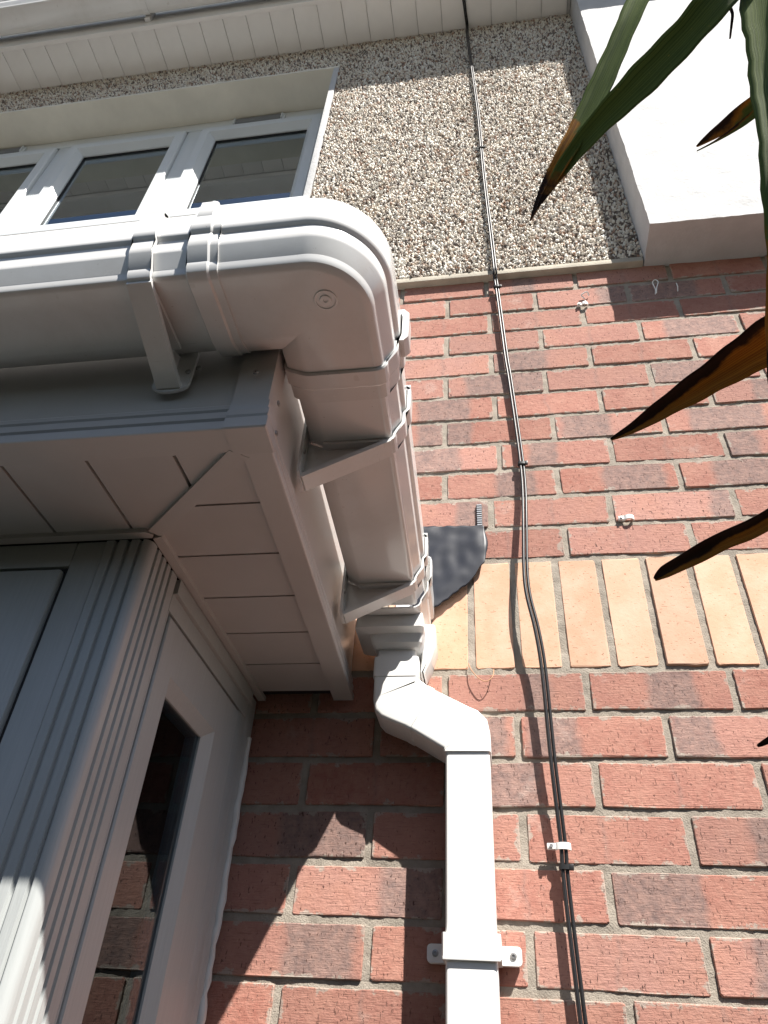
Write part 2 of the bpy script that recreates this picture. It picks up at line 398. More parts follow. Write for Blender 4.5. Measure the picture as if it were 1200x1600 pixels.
# ------------------------------------------------------------------ pebbledash upper wall with window opening
dash = thing('pebbledash_wall', 'upper wall of white and brown pebbledash above the red brick', 'wall', (0, 0, 1113))
WX0, WX1, WZ0, WZ1 = -2560, -672, 1560, 2641
SY = -17
m_ = MB()
m_.box(-2700, WX0, SY, 150, 1132, 3000).box(WX1, 1800, SY, 150, 1132, 3000).box(WX0, WX1, SY, 150, WZ1, 3000).box(WX0, WX1, SY, 150, 1132, WZ0)
m_.build('render_bed', DASHBASE, dash)
MB().box(-2700, 274, -21, 10, 1113, 1131, 2).build('cement_lip', LIP, dash, 40)
def chips(name, n, regs, parent):
    areas = [(b - a) * (d - c) for a, b, c, d in regs]; tot = sum(areas); allV = []
    base = np.array([(1, 0, 0), (.3, 0, .85), (-.75, 0, .6), (-.95, 0, -.25), (-.2, 0, -.9), (.7, 0, -.65)], float)
    base2 = base * .62 + np.array([.0, -1, 0])
    T = np.concatenate([base, base2]); nv = 12
    fc = []
    for i in range(6): fc.append((i, (i + 1) % 6, 6 + (i + 1) % 6, 6 + i))
    for (a, b, c, d), ar in zip(regs, areas):
        k = int(n * ar / tot)
        s = math.sqrt(ar / k); nx = max(1, int((b - a) / s)); nz = max(1, int((d - c) / s))
        gx, gz = np.meshgrid((np.arange(nx) + .5) / nx * (b - a) + a, (np.arange(nz) + .5) / nz * (d - c) + c)
        gx = gx.ravel() + RNG.uniform(-.62, .62, gx.size) * s; gz = gz.ravel() + RNG.uniform(-.62, .62, gz.size) * s
        gx = np.clip(gx, a + 3, b - 3); gz = np.clip(gz, c + 2, d - 2)
        m = gx.size; th = RNG.uniform(0, 6.283, m); L = RNG.uniform(3.3, 7.0, m); Wd = L * RNG.uniform(.40, .85, m); H = RNG.uniform(2.5, 8.0, m)
        V = T[None] * np.stack([L, H, Wd], -1)[:, None] * RNG.uniform(.78, 1.22, (m, nv, 3))
        tx, tz = RNG.uniform(-.8, .8, m), RNG.uniform(-.8, .8, m)
        V[..., 1] += V[..., 0] * tx[:, None] + V[..., 2] * tz[:, None]
        c_, s_ = np.cos(th)[:, None], np.sin(th)[:, None]
        x = V[..., 0] * c_ - V[..., 2] * s_; z = V[..., 0] * s_ + V[..., 2] * c_
        allV.append(np.stack([x + gx[:, None], V[..., 1] + SY + 1.0, z + gz[:, None]], -1))
    A = np.concatenate(allV); m = len(A); off = (np.arange(m) * nv)[:, None]
    Q = np.array(fc); F4 = (Q[None] + off[..., None]).reshape(-1, 4); F6 = (np.arange(6, 12)[None] + off)
    li = np.concatenate([F4.ravel(), F6.ravel()]).astype(np.int32)
    ls = np.concatenate([np.arange(len(F4)) * 4, len(F4) * 4 + np.arange(len(F6)) * 6]).astype(np.int32)
    me = bpy.data.meshes.new(name); V = A.reshape(-1, 3) * .001
    me.vertices.add(len(V)); me.vertices.foreach_set('co', V.ravel()); me.loops.add(len(li)); me.loops.foreach_set('vertex_index', li)
    me.polygons.add(len(ls)); me.polygons.foreach_set('loop_start', ls); me.update(); me.validate()
    o = link(name, me, CHIP, parent); o.location = -loc_of(parent); o['kind'] = 'stuff'
    return o
chips('pebble_chippings', 45000, [(WX1 + 22, 276, 1133, 2873), (-2500, WX1 + 22, WZ1 + 14, 2873), (-1500, WX1 + 22, 1133, WZ0 - 20)], dash)

# ------------------------------------------------------------------ upper window
win = thing('upper_window', 'three-light upper casement window, white frame, trickle vents, set in the pebbledash', 'window', ((WX0 + WX1) / 2, 120, WZ0))
FY = 120
m_ = MB().box(WX0, WX1, SY + 1, FY + 40, WZ1 - 2, WZ1 + 10)
MB().box(WX0 - 14, WX1 + 20, SY - 7, FY + 39, WZ1 - 1.5, WZ1 + 13, 2).build('head_reveal', REVEAL, win, 40)
MB().box(WX1 - 3, WX1 + 20, SY - 7, FY + 39, WZ0, WZ1 - 2, 3).build('jamb_reveal', STUCCO, win, 40)
MB().box(WX0 - 20, WX0 + 3, SY - 7, FY + 39, WZ0, WZ1 - 2, 3).build('jamb_reveal', STUCCO, win, 40)
MB().box(WX0 - 40, WX1 + 30, -60, FY + 39, WZ0 - 40, WZ0, 4).build('sill', FRAME, win, 40)
ft = MB().box(WX0 + 3, WX1 - 3, FY, FY + 60, 2572, WZ1 - 2, 4).box(WX0 + 3, WX1 - 3, FY, FY + 60, WZ0, WZ0 + 65, 4)
lights = [(-1194, -800), (-1784, -1390), (-2374, -1980)]
ft.box(WX1 - 55, WX1 - 3.5, FY + .5, FY + 59, WZ0 + 65, 2572, 4).box(WX0 + 3.5, WX0 + 55, FY + .5, FY + 59, WZ0 + 65, 2572, 4)
for a, b in ((-1390, -1194), (-1980, -1784)): ft.box((a + b) / 2 - 34, (a + b) / 2 + 34, FY + 1, FY + 58, WZ0 + 65, 2572, 3)
ft.build('outer_frame', FRAME, win, 40)
for a, b in lights:
    zb, zt = WZ0 + 125, 2490
    w = 62
    sa = MB()
    # four mitred members with a sloped inner bead
    def memb(p, q, ip, iq):
        # p,q outer corners, ip,iq glass corners (x,z)
        def lerp(u, v, t): return (u[0] + (v[0] - u[0]) * t, u[1] + (v[1] - u[1]) * t)
        prof = [(0.0, FY + 20), (0.0, FY - 10), (.06, FY - 14), (.62, FY - 14), (1.0, FY + 12), (1.0, FY + 30)]
        r0 = [(lerp(p, ip, t)[0], y, lerp(p, ip, t)[1]) for t, y in prof]; r1 = [(lerp(q, iq, t)[0], y, lerp(q, iq, t)[1]) for t, y in prof]
        sa.rings([r0, r1], False)
    O = [(a - w, zb - w), (b + w, zb - w), (b + w, zt + w), (a - w, zt + w)]; I = [(a, zb), (b, zb), (b, zt), (a, zt)]
    for i in range(4): memb(O[i], O[(i + 1) % 4], I[i], I[(i + 1) % 4])
    sash = sa.build('sash', FRAME, win, 20)
    MB().box(a - 1, b + 1, FY + 22, FY + 26, zb - 1, zt + 1).build('glass_pane', GLASSU, sash)
    gk = MB()
    for bx_ in ((a - 1, b + 1, zt - 3, zt + 1), (a - 1, b + 1, zb - 1, zb + 3), (a - 1, a + 3, zb + 3, zt - 3), (b - 3, b + 1, zb + 3, zt - 3)):
        gk.box(bx_[0], bx_[1], FY + 17, FY + 22, bx_[2], bx_[3])
    gk.build('gasket', GASKET, sash)
for a, b in (lights[0], lights[2]):
    c = (a + b) / 2 - 22
    v = MB().box(c - 116, c + 116, FY - 9, FY + 2, 2562, 2612, 1.5)
    vo = v.build('trickle_vent', FRAME, win, 40)
    MB().box(c - 98, c + 98, FY - 11, FY - 9.2, 2566, 2609).build('vent_slot', simple('vent_grey', (.16, .165, .17), .5), vo)
    MB().box(c - 106, c - 100, FY - 16, FY - 9.5, 2565, 2610, 1).box(c + 100, c + 106, FY - 16, FY - 9.5, 2565, 2610, 1).build('vent_end', FRAME, vo)
MB().box(WX0, WX1, 700, 720, WZ0 - 50, 3000).box(WX0 - 20, WX0, 162, 700, WZ0 - 50, 3000).box(WX1, WX1 + 20, 162, 700, WZ0 - 50, 3000).box(WX0, WX1, 162, 700, 2700, 2720).box(WX0, WX1, 162, 700, WZ0 - 60, WZ0 - 40).build('room_lining', DARKROOM, win)

# ------------------------------------------------------------------ eaves
eav = thing('roof_eaves', 'white boarded soffit and fascia of the main roof above the pebbledash', 'eaves', (-600, -90, 2873))
x = 262.0; kk = 0
while x > -2620:
    x0 = max(x - 100, -2700)
    MB().box(x0 + .9, x - .9, -186, 5, 2873, 2881, 1.0).build('soffit_board', PVCE, eav, 40); x -= 100
MB().box(-2700, 274, -186, 5, 2880.5, 2890).build('soffit_backing', PVCB, eav)
MB().box(-2700, 1800, -196, -186.5, 2868, 3060, 1.5).box(-2700, 1800, -199, -183, 2862, 2868, 1).build('fascia', PVCE, eav, 40)
MB().add([(-2700, -262, 3052), (1800, -262, 3052), (1800, 1500, 4100), (-2700, 1500, 4100), (-2700, -262, 3066), (1800, -262, 3066), (1800, 1500, 4114), (-2700, 1500, 4114)],
         [(0, 1, 2, 3), (4, 7, 6, 5), (0, 4, 5, 1), (1, 5, 6, 2), (2, 6, 7, 3), (3, 7, 4, 0)]).build('roof_slope', ROOFM, eav)

# gutter profile (o outward, z up from the base), stepped ogee-ish front
GP = [(6, 80), (6, 14), (7, 11), (9.5, 9), (26, 1), (30, 0), (102, 0), (106, .5), (108.6, 2), (109.8, 4.2), (110.2, 9), (110.7, 10.4), (119.6, 25.5), (120.2, 27.2), (120.4, 32), (120.4, 43), (121, 44.8), (124, 47.4), (125, 49.2), (125.4, 52), (125.4, 82), (124.6, 85), (122.5, 86.4), (119, 86), (117, 82)]
def inner(P, t=2.4):
    out = []
    for i, p in enumerate(P):
        a = Vector((*P[max(i - 1, 0)], 0)); b = Vector((*P[min(i + 1, len(P) - 1)], 0)); d = (b - a).normalized()
        out.append((p[0] - d.y * t, p[1] + d.x * t))
    return out
def closed_prof(P): return list(P) + inner(P)[::-1]
def fit(P, d):   # profile grown outwards by d
    out = []
    for i, p in enumerate(P):
        a = Vector((*P[max(i - 1, 0)], 0)); b = Vector((*P[min(i + 1, len(P) - 1)], 0)); v = (b - a).normalized()
        out.append((p[0] + v.y * d, p[1] - v.x * d))
    return out
def scalep(P, s): return [(o * s, z * s) for o, z in P]
upg = thing('upper_gutter', 'white gutter under the main roof edge, top left corner', 'gutter', (-600, -250, 2925))
def xsweep(P, xa, xb, yb, zb, n=1): return [[(xa + (xb - xa) * i / n, yb - o, zb + z) for o, z in P] for i in range(n + 1)]
PP = closed_prof(GP)
MB().rings(xsweep(PP, -2700, 1800, -213, 2928), True, True).build('gutter_channel', PVC, upg, 24)
for xx in (-2420, -1480, -560, 420, 1300):
    MB().rings(xsweep(closed_prof(fit(GP, 4)), xx, xx + 24, -213, 2928), True, True).box(xx, xx + 24, -213, -196.5, 2915, 3000).build('gutter_bracket', PVC, upg, 24)

# ------------------------------------------------------------------ rendered boxing on the right
bxo = thing('rendered_chimney_breast', 'white painted render boxing projecting from the wall, top right', 'chimney breast', (700, -60, 1114))
def lumpy_box(xa, xb, ya, yb, za, zb, step, amp):
    """front, left and underside as displaced grids sharing a wavering edge"""
    bm = bmesh.new()
    def grid(fn, nu, nv):
        vs = [[bm.verts.new(fn(i / nu, j / nv)) for j in range(nv + 1)] for i in range(nu + 1)]
        for i in range(nu):
            for j in range(nv): bm.faces.new((vs[i][j], vs[i + 1][j], vs[i + 1][j + 1], vs[i][j + 1]))
    nx, ny, nz = int((xb - xa) / step), max(2, int((yb - ya) / step)), int((zb - za) / step)
    grid(lambda u, v: (xa + (xb - xa) * u, ya, za + (zb - za) * v), nx, nz)
    grid(lambda u, v: (xa, ya + (yb - ya) * u, za + (zb - za) * v), ny, nz)
    grid(lambda u, v: (xa + (xb - xa) * u, ya + (yb - ya) * v, za), nx, ny)
    bmesh.ops.remove_doubles(bm, verts=bm.verts, dist=.5)
    from mathutils import noise
    for v in bm.verts:
        p = v.co * .02; q = v.co * .07
        d = noise.noise_vector(p) * amp + noise.noise_vector(q) * amp * .5
        v.co += d
    bm.verts.index_update(); r = ([tuple(v.co) for v in bm.verts], [[v.index for v in f.verts] for f in bm.faces]); bm.free(); return r
v_, f_ = lumpy_box(276, 1500, -119, 2, 1114, 3700, 17, 2.2)
mesh('render_coat', v_, f_, STUCCO, bxo, 50)
MB().box(279, 1500, -113, 2, 1120, 3700).build('core', STUCCO, bxo)

# ------------------------------------------------------------------ porch
por = thing('porch', 'flat-roofed white porch with boarded overhang and dark glazing, lower left', 'porch', (-900, -235, GZ))
FX, FYP = -358.0, -643.0                                      # outer front corner of the fascia
def fx(y): return FX - .0355 * (y - FYP)                        # side fascia runs slightly out of square
Zb = -50
# fascia profile: (outward, z) with two small mouldings near the bottom
FP = [(-34, Zb), (-2, Zb), (-.5, Zb + .5), (0, Zb + 2), (0, Zb + 9), (-4.5, Zb + 13), (-4.5, Zb + 16), (-2, Zb + 18), (-2, Zb + 25), (-6, Zb + 28.5), (-6, Zb + 31), (-4, Zb + 33), (-4, Zb + 38), (-8, Zb + 43), (-8, 165), (-15, 165), (-15, Zb + 9), (-34, Zb + 9)]
fr = [(-2500, FYP - o, z) for o, z in FP]; frr = [(FX + o * 0 + (o), FYP - o, z) for o, z in FP]
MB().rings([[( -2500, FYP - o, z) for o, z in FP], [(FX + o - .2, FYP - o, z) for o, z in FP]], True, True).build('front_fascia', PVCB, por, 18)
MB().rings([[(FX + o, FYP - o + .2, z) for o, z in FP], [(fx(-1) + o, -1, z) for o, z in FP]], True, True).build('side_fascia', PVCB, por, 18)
# corner cap, proud of the fascia
CP = [(-36, Zb - 2.5), (1.5, Zb - 2.5), (3, Zb - 1), (3, Zb + 12), (.5, Zb + 14.5), (2, Zb + 17), (2, Zb + 25), (-1, Zb + 28), (-.2, Zb + 31), (-.2, Zb + 39), (-3, Zb + 42), (-3, 168), (-5.5, 168), (-5.5, Zb + 44), (-9, Zb + 8), (-36, Zb - .2)]
MB().rings([[(FX - 42, FYP - o, z) for o, z in CP], [(FX + o, FYP - o, z) for o, z in CP], [(fx(FYP + 36) + o, FYP + 36, z) for o, z in CP]], True, True).build('corner_cap', PVCB, por, 30)
# soffit boards, 100 mm pitch
SX0, SY0 = -545, -472                                           # faces of the porch frame
Zs = Zb + 5
for i in range(6):                                              # side strip, boards run across
    y0 = -520 + 98.5 * i if i else -612; y1 = min(-520 + 98.5 * (i + 1) if i else -520 - 0, -3)
    if i == 0: y1 = -520
    else: y0 = -520 + 98.5 * (i - 1); y1 = min(y0 + 98.5, -3)
    if y0 >= -4: break
    xr = fx(y0) - 30; xl = SX0 - 6
    g = 1.6
    poly = [(xl, y0 + g, Zs), (xr, y0 + g, Zs), (fx(y1) - 30, y1 - g, Zs), (xl, y1 - g, Zs)]
    if i <= 1:                                                  # cut along the mitre
        def cut(y): return max(xl, -545 + (-472 - y) * 1.165) if y < -472 else xl
        poly = [(cut(y0 + g) + 14, y0 + g, Zs), (xr, y0 + g, Zs), (fx(y1) - 30, y1 - g, Zs), (cut(y1 - g) + 14, y1 - g, Zs)]
        if i == 1: poly.append((cut(-472) + 14, -472, Zs))
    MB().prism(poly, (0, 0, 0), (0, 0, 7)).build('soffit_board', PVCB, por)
xs = [-395, -468, -568, -668, -768, -868, -968, -1068, -1168, -1268, -1368, -1468, -1568, -1668, -1768, -1868, -1968, -2068, -2168, -2268, -2368, -2468]
for a, b in zip(xs[1:], xs[:-1]):
    yb_ = lambda xx: min(-472 + 6, -472 - (xx + 545) / 1.16) if xx > -545 else -466
    poly = [(a + 2, -610, Zs - 1), (b - 2, -610, Zs - 1), (b - 2, yb_(b), Zs - 1), (a + 2, yb_(a), Zs - 1)]
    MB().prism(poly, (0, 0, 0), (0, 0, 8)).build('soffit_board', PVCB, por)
MB().prism([(-2500, -612, Zs + 7.2), (-388, -612, Zs + 7.2), (-411, -2, Zs + 7.2), (-560, -2, Zs + 7.2), (-560, -460, Zs + 7.2), (-2500, -460, Zs + 7.2)], (0, 0, 0), (0, 0, 8)).build('soffit_backing', GASKET, por)
# mitre strip across the soffit corner
MB().prism([(-546, -484, Zb + 1), (-535, -472, Zb + 1), (-386, -599, Zb + 1), (-404, -612, Zb + 1)], (0, 0, -1.5), (0, 0, 4)).build('mitre_strip', PVCB, por)
# edge trims where the soffit meets the frame
MB().prism([(-2500, -484, Zb - 2), (-550, -484, Zb - 2), (-541, -478, Zb - 2), (-545, -472, Zb - 2), (-2500, -472, Zb - 2)], (0, 0, 0), (0, 0, 7)).build('soffit_trim', PVCB, por)
MB().prism([(-545, -470, Zb - 2), (-533, -474, Zb - 2), (-532, -6, Zb - 2), (-545, -6, Zb - 2)], (0, 0, 0), (0, 0, 7)).build('soffit_trim', PVCB, por)
# roof
MB().prism([(-2500, -650, 166), (-360, -650, 166), (-382, 0, 166), (-2500, 0, 166)], (0, 0, 0), (0, 0, 16)).build('roof_deck', ROOFG, por)
ZF = -53; ZL = GZ + 8
# grooved corner post: plan outline extruded
def groove_run(n0, n1, gs, d=2.6, w=4):
    return gs
out = []
def seg(pt): out.append(pt)
yF = SY0; xS = SX0
# front face going left -> right, then rounded corner, then side face going back
for xg in (-604, ):
    seg((xg, yF + 30)); seg((xg, yF + 1)); seg((xg + 2, yF))
for xg in (-590, -574, -558):
    seg((xg - 3, yF)); seg((xg - 1.6, yF + 4)); seg((xg + 1.6, yF + 4)); seg((xg + 3, yF))
for a in range(0, 91, 15):
    r_ = 11; seg((xS - r_ + r_ * math.sin(math.radians(a)), yF + r_ - r_ * math.cos(math.radians(a))))
for yg in (yF + 20, yF + 35, yF + 50, yF + 65):
    seg((xS, yg - 3)); seg((xS - 4, yg - 1.6)); seg((xS - 4, yg + 1.6)); seg((xS, yg + 3))
seg((xS, yF + 84)); seg((xS - 30, yF + 84))
MB().rings([[(x, y, ZL) for x, y in out], [(x, y, ZF) for x, y in out]], False).build('corner_post_cover', FOIL, por, 25)
MB().box(-642, -604.5, yF + 1.5, yF + 55, ZL, ZF, 1.5).build('front_frame_stile', FOIL, por, 30)
MB().box(-2460, -642.5, yF + 1.5, yF + 55, -88, ZF, 1.5).build('front_frame_head', FOIL, por, 30)
MB().box(-648, -642.6, yF + 6, yF + 50, ZL, -88.5).box(-1600, -648, yF + 6, yF + 50, -93, -88.5).build('door_gasket', GASKET, por)
door = MB().box(-1600, -648.5, yF - 2, yF + 45, ZL, -93.5, 3).build('door_leaf', FOIL, por, 30)
dp = MB()
dp.box(-1500, -760, yF - 7, yF - 2.2, -1000, -210, 3); dp.build('door_panel', FOIL, door, 30)
MB().box(-2460, -1605, yF + 6, yF + 50, ZL, -93, 2).build('front_side_panel', FOIL, por, 30)
MB().box(-2500, -2460, -460, -2, ZL, ZF + 40).build('far_side_panel', FOIL, por)
# side window frame on the plane x = -545
YA, YB = yF + 89, -44
xF = xS - 2
sf = MB()
sf.box(xF - 55, xF, YA, YB, -99, ZF, 1.5).box(xF - 55, xF - .5, YB - 36, YB, ZL, -99.5, 1.5).box(xF - 55, xF - .5, YA, YA + 3, ZL, -99.5)
sf.box(xF - 55, xF + 6, YA, YB, ZF - 22, ZF - .5, 1.5)
sf.build('side_frame', FOIL, por, 30)
MB().box(xF - 50, xF - 5, YA - 5, YA - .3, ZL, ZF - 2).box(xF - 50, xF - 6, YB - 41, YB - 36.5, ZL, -100).box(xF - 50, xF - 6, YA + 3.5, YB - 41.5, -104, -99.6).build('side_gasket', GASKET, por)
ya, yb = YA + 4, YB - 42
gla, glb, glz = -330, -186, -186
s_ = MB()
Zl2 = ZL + 60
prof = [(0.0, xF - 20), (0.0, xF + 1), (.03, xF + 3), (.80, xF + 3), (1.0, xF - 8), (1.0, xF - 24)]
O = [(ya, Zl2 - 60), (yb, Zl2 - 60), (yb, -105), (ya, -105)]; I = [(gla, Zl2), (glb, Zl2), (glb, glz), (gla, glz)]
for i in range(4):
    p, q, ip, iq = O[i], O[(i + 1) % 4], I[i], I[(i + 1) % 4]
    r0 = [(xx, p[0] + (ip[0] - p[0]) * t, p[1] + (ip[1] - p[1]) * t) for t, xx in prof]; r1 = [(xx, q[0] + (iq[0] - q[0]) * t, q[1] + (iq[1] - q[1]) * t) for t, xx in prof]
    s_.rings([r0, r1], False)
sash = s_.build('side_sash', FOIL, por, 25)
MB().box(xF - 15, xF - 11, gla - 1, glb + 1, Zl2, glz + 1).build('glass_pane', GLASS, sash)
MB().box(xF - 55, xF - 1, YB + .5, -4, ZL, ZF, 1).build('wall_packer', FOIL, por, 30)
# bead of sealant down the joint with the brick
pts = []; rr = []
rs = random.Random(3)
for i in range(70):
    z = -120 - i * 14; pts.append((xF - 1 + rs.uniform(-1, 1), -14 + rs.uniform(-2.5, 2.5), z)); rr.append(6.5 + rs.uniform(-1.5, 1.5))
MB().tube(pts, rr, 8).build('sealant_bead', SEAL, por, 60)
MB().box(-2455, -620, -400, -10, 60, 70).box(-2455, -620, -16, -8, ZL, 60).build('inner_lining', DARKROOM, por)

# ------------------------------------------------------------------ porch gutter
gut = thing('porch_gutter', 'glossy white square-line gutter turning the corner of the porch roof', 'gutter', (-370, -700, 55))
GZB = 55
def gx(y): return -359 - .027 * (y - FYP)
def side_ring(P, y): return [(gx(y) + o, y, GZB + z) for o, z in P]
def front_ring(P, x): return [(x, FYP - o, GZB + z) for o, z in P]
MB().rings([front_ring(PP, -2500), front_ring(PP, -402)], True, True).build('front_channel', PVC, gut, 24)
MB().rings([side_ring(PP, -600), side_ring(PP, -128)], True, True).build('side_channel', PVC, gut, 24)
# corner moulding, swept round a radius
CF = closed_prof(fit(GP, 3.6)); CR = 52
def corner_pt(o, a):
    if o <= CR: return (gx(FYP) + o, FYP - o)
    r = o - CR; return (gx(FYP) + CR + r * math.sin(a), FYP - CR - r * math.cos(a))
R_ = [front_ring(CF, -397), front_ring(CF, gx(FYP) + 2 + 0)]
R_ = [[(-397, FYP - o, GZB + z) for o, z in CF]]
for i in range(33):
    a = math.radians(90 * i / 32); R_.append([(*corner_pt(o, a), GZB + z) for o, z in CF])
R_.append([(gx(-618) + o, -618, GZB + z) for o, z in CF])
cm = MB().rings(R_, True, True).build('corner_moulding', PVC, gut, 24)
# raised collars at both mouths
C2 = closed_prof(fit(GP, 7.2)); C3 = closed_prof(fit(GP, 5.2))
MB().rings([front_ring(C3, -423), front_ring(C2, -421.5), front_ring(C2, -401), front_ring(C3, -399), front_ring(C3, -391)], True, True).build('collar', PVC, cm, 24)
MB().rings([side_ring(C3, -622), side_ring(C2, -620), side_ring(C2, -600), side_ring(C3, -597), side_ring(C3, -578)], True, True).build('collar', PVC, cm, 24)
# clips that stand up on the collar fronts
MB().rings([[(x_, FYP - 124 - a, GZB + b) for a, b in ((-8, 62), (6, 62), (9, 66), (9, 92), (5, 97), (-8, 97))] for x_ in (-419, -403)], True, True).build('collar_clip', PVC, cm, 40)
MB().rings([[(gx(y_) + 124 + a, y_, GZB + b) for a, b in ((-8, 40), (9, 40), (14, 46), (14, 88), (8, 96), (-8, 96))] for y_ in (-622, -598)], True, True).build('collar_clip', PVC, cm, 40)
# small moulding mark under the corner
MB().rings([[(-292 + 12 * math.cos(t) * s, -712 + 12 * math.sin(t) * s, GZB - 3.6 - h) for t in [k * math.pi / 12 for k in range(24)]] for s, h in ((1.0, 0), (.95, .9), (.85, .9), (.8, 0), (.5, 0), (.45, 1.2), (.2, 1.2), (.15, .2), (.02, .2))], True).build('moulding_mark', PVC, cm, 30)
# brackets: strap round the front, sloping flange and web down to the fascia
def bracket(T, w=22, drop=62):
    # T maps (run, outward, z) to world; run 0..w
    b = MB()
    st = fit(GP, 1.0)[4:]; so_ = fit(GP, 5.0)[4:]
    ringp = st + so_[::-1]
    b.rings([[T(r, o, GZB + z) for o, z in ringp] for r in (0, w)], True, True)
    tipz = GZB - drop
    fl = [(102, -3), (109, -1), (109, -6), (6, -drop - 4), (1, -drop), (1, -drop + 6), (6, -drop + 3)]
    b.rings([[T(r, o, GZB + z) for o, z in fl] for r in (-1, w + 1)], True, True)
    wb = [(104, -2), (106, -6), (4, -drop), (1, -drop), (1, 60), (5, 60), (5, 8), (26, -1.5)]
    b.rings([[T(r, o, GZB + z) for o, z in wb] for r in (w * .42, w * .42 + 3)], True, True)
    # back plate with rounded foot
    pl = [(-9, 55), (-9, -drop + 6)] + [(w / 2 + (w / 2 + 9) * math.cos(t), -drop + 4 + 11 * math.sin(t)) for t in [math.pi + k * math.pi / 8 for k in range(9)]] + [(w + 9, -drop + 6), (w + 9, 55)]
    pl = [(r + 0.0, z) for r, z in pl]
    V = [T(r, .4, GZB + z) for r, z in pl] + [T(r, 4, GZB + z) for r, z in pl]; n = len(pl)
    b.add(V, [tuple(range(n)), tuple(range(2 * n - 1, n - 1, -1))] + [(i, (i + 1) % n, n + (i + 1) % n, n + i) for i in range(n)])
    # top clip
    b.rings([[T(r, o, GZB + z) for o, z in ((112, 84), (129, 84), (130, 92), (112, 93))] for r in (0, w)], True, True)
    o = b.build('gutter_bracket', PVC, gut, 24)
    for r in (-4, w + 4):
        s = MB(); s.rings([[T(r + 3.2 * math.cos(t) * q, 4 + h, GZB - 18 + 3.2 * math.sin(t) * q) for t in [k * math.pi / 5 for k in range(10)]] for q, h in ((1, 0), (1, 1.5), (.6, 2.2), (.1, 2.3))], True).build('screw', SCREW, o, 40)
    return o
def Tf(x0): return lambda r, o, z: (x0 + r, FYP - o, z)
def Ts(y0): return lambda r, o, z: (gx(y0 + r) + o, y0 + r, z)
for x0 in (-484, -1250, -2050): bracket(Tf(x0), 24, 40)
for y0 in (-510, -196): bracket(Ts(y0), 24, 52)
# screws and hidden pins of the corner cap
for px, py, pz, ax in ((-379, FYP - 3.2, 29, 1), (-447, FYP - 1, 46, 1), (FX + 3.2, -628, -2, 0), (FX + 3.4, -618, -36, 0)):
    s = MB()
    if ax: s.rings([[(px + 3.4 * q * math.cos(t), py - h, pz + 3.4 * q * math.sin(t)) for t in [k * math.pi / 5 for k in range(10)]] for q, h in ((1, 0), (.9, 1.4), (.3, 1.6), (.25, .4), (.02, .3))])
    else: s.rings([[(px + h, py + 3.4 * q * math.cos(t), pz + 3.4 * q * math.sin(t)) for t in [k * math.pi / 5 for k in range(10)]] for q, h in ((1, 0), (.9, 1.4), (.3, 1.6), (.25, .4), (.02, .3))])
    s.build('cap_screw', SCREW, por, 40)
# running outlet at the wall
outl = MB()
OP = closed_prof(fit(GP, 4.2)); OB = closed_prof(fit(GP, 8.0))
outl.rings([side_ring(OB, -132), side_ring(OB, -112), side_ring(OP, -110), side_ring(OP, -5)], True, True)
out_o = outl.build('running_outlet', PVC, gut, 24)
# funnel below the outlet: rectangular body narrowing to the square spout
def rrect(xa, xb, ya, yb, r=6, n=3):
    P = []
    for cx, cy, a0 in ((xb - r, ya + r, -90), (xb - r, yb - r, 0), (xa + r, yb - r, 90), (xa + r, ya + r, 180)):
        for k in range(n + 1): a = math.radians(a0 + 90 * k / n); P.append((cx + r * math.cos(a), cy + r * math.sin(a)))
    return P
def stack(levels, n=3): return [[(x, y, z) for x, y in rrect(*l[:4], l[5] if len(l) > 5 else 6, n)] for l in levels for z in (l[4],)]
MB().rings(stack([(-364, -256, -110, -14, 52), (-366, -254, -110, -14, 30), (-366, -254, -110, -14, 27), (-344, -256, -96, -14, 22), (-340, -258, -92, -14, 8), (-336, -262, -84, -14, 2)]), True, True).build('outlet_funnel', PVC, out_o, 30)
MB().rings([[(gx(-16) + o, y_, GZB + z) for o, z in ((60, -4), (104, -3), (119, 22), (124, 46), (128, 84), (60, 84))] for y_ in (-5, -1.5)], True, True).build('stop_end', PVC, out_o, 24)
MB().rings([[(x, y, z) for x, y in rrect(xa, xb, -62, -13, 5)] for xa, xb, z in ((-262, -240, 56), (-262, -238, 20), (-262, -246, -10), (-263, -255, -30))], True, True).build('outlet_side', PVC, out_o, 30)

# ------------------------------------------------------------------ downpipe
dpp = thing('downpipe', 'white square downpipe with an offset bend, fixed to the brick wall', 'downpipe', (-190, -42, GZ))
HW = 33
def rr_at(cx, cy, z, h=HW, r=5, dz=0.0): return [(x, y, z + dz * (x - cx)) for x, y in rrect(cx - h, cx + h, cy - h, cy + h, r, 3)]
cyp = -46
# spout and swan neck
MB().rings([rr_at(-300, cyp, 30, 31), rr_at(-300, cyp, -16, 31)], True, True).build('spout', PVCP, dpp, 30)
MB().rings([rr_at(-300, cyp, -12, 36), rr_at(-300, cyp, -46, 36), rr_at(-300, cyp, -47, 34.5)], True, True).build('socket', PVCP, dpp, 30)
# elbow 1: vertical then sloping down to the right (angle ~ 112 deg bend)
sl_dir = Vector((1, 0, -.50)).normalized()
nrm = Vector((-.50, 0, -1)).normalized()    # underside normal of sloping tube
e1 = [rr_at(-299, cyp, -44, 35)]
def slope_ring(cx, cz, h, tilt, hy=None):
    """ring lying in a plane through (cx,cz) whose trace in xz is tilted"""
    hy = hy or h
    d = Vector((math.sin(tilt), 0, math.cos(tilt)))       # 'across' direction in xz, +: up-side
    out_ = []
    for a, b in rrect(-h, h, -hy, hy, 5, 3): out_.append((cx + d.x * a, cyp + b, cz + d.z * a))
    return out_
def ringmap(cx, cz, ux, uz, h, hy): # across vector (ux,uz)
    return [(cx + ux * a / h, cyp + b, cz + uz * a / h) for a, b in rrect(-h, h, -hy, hy, 5, 3)]
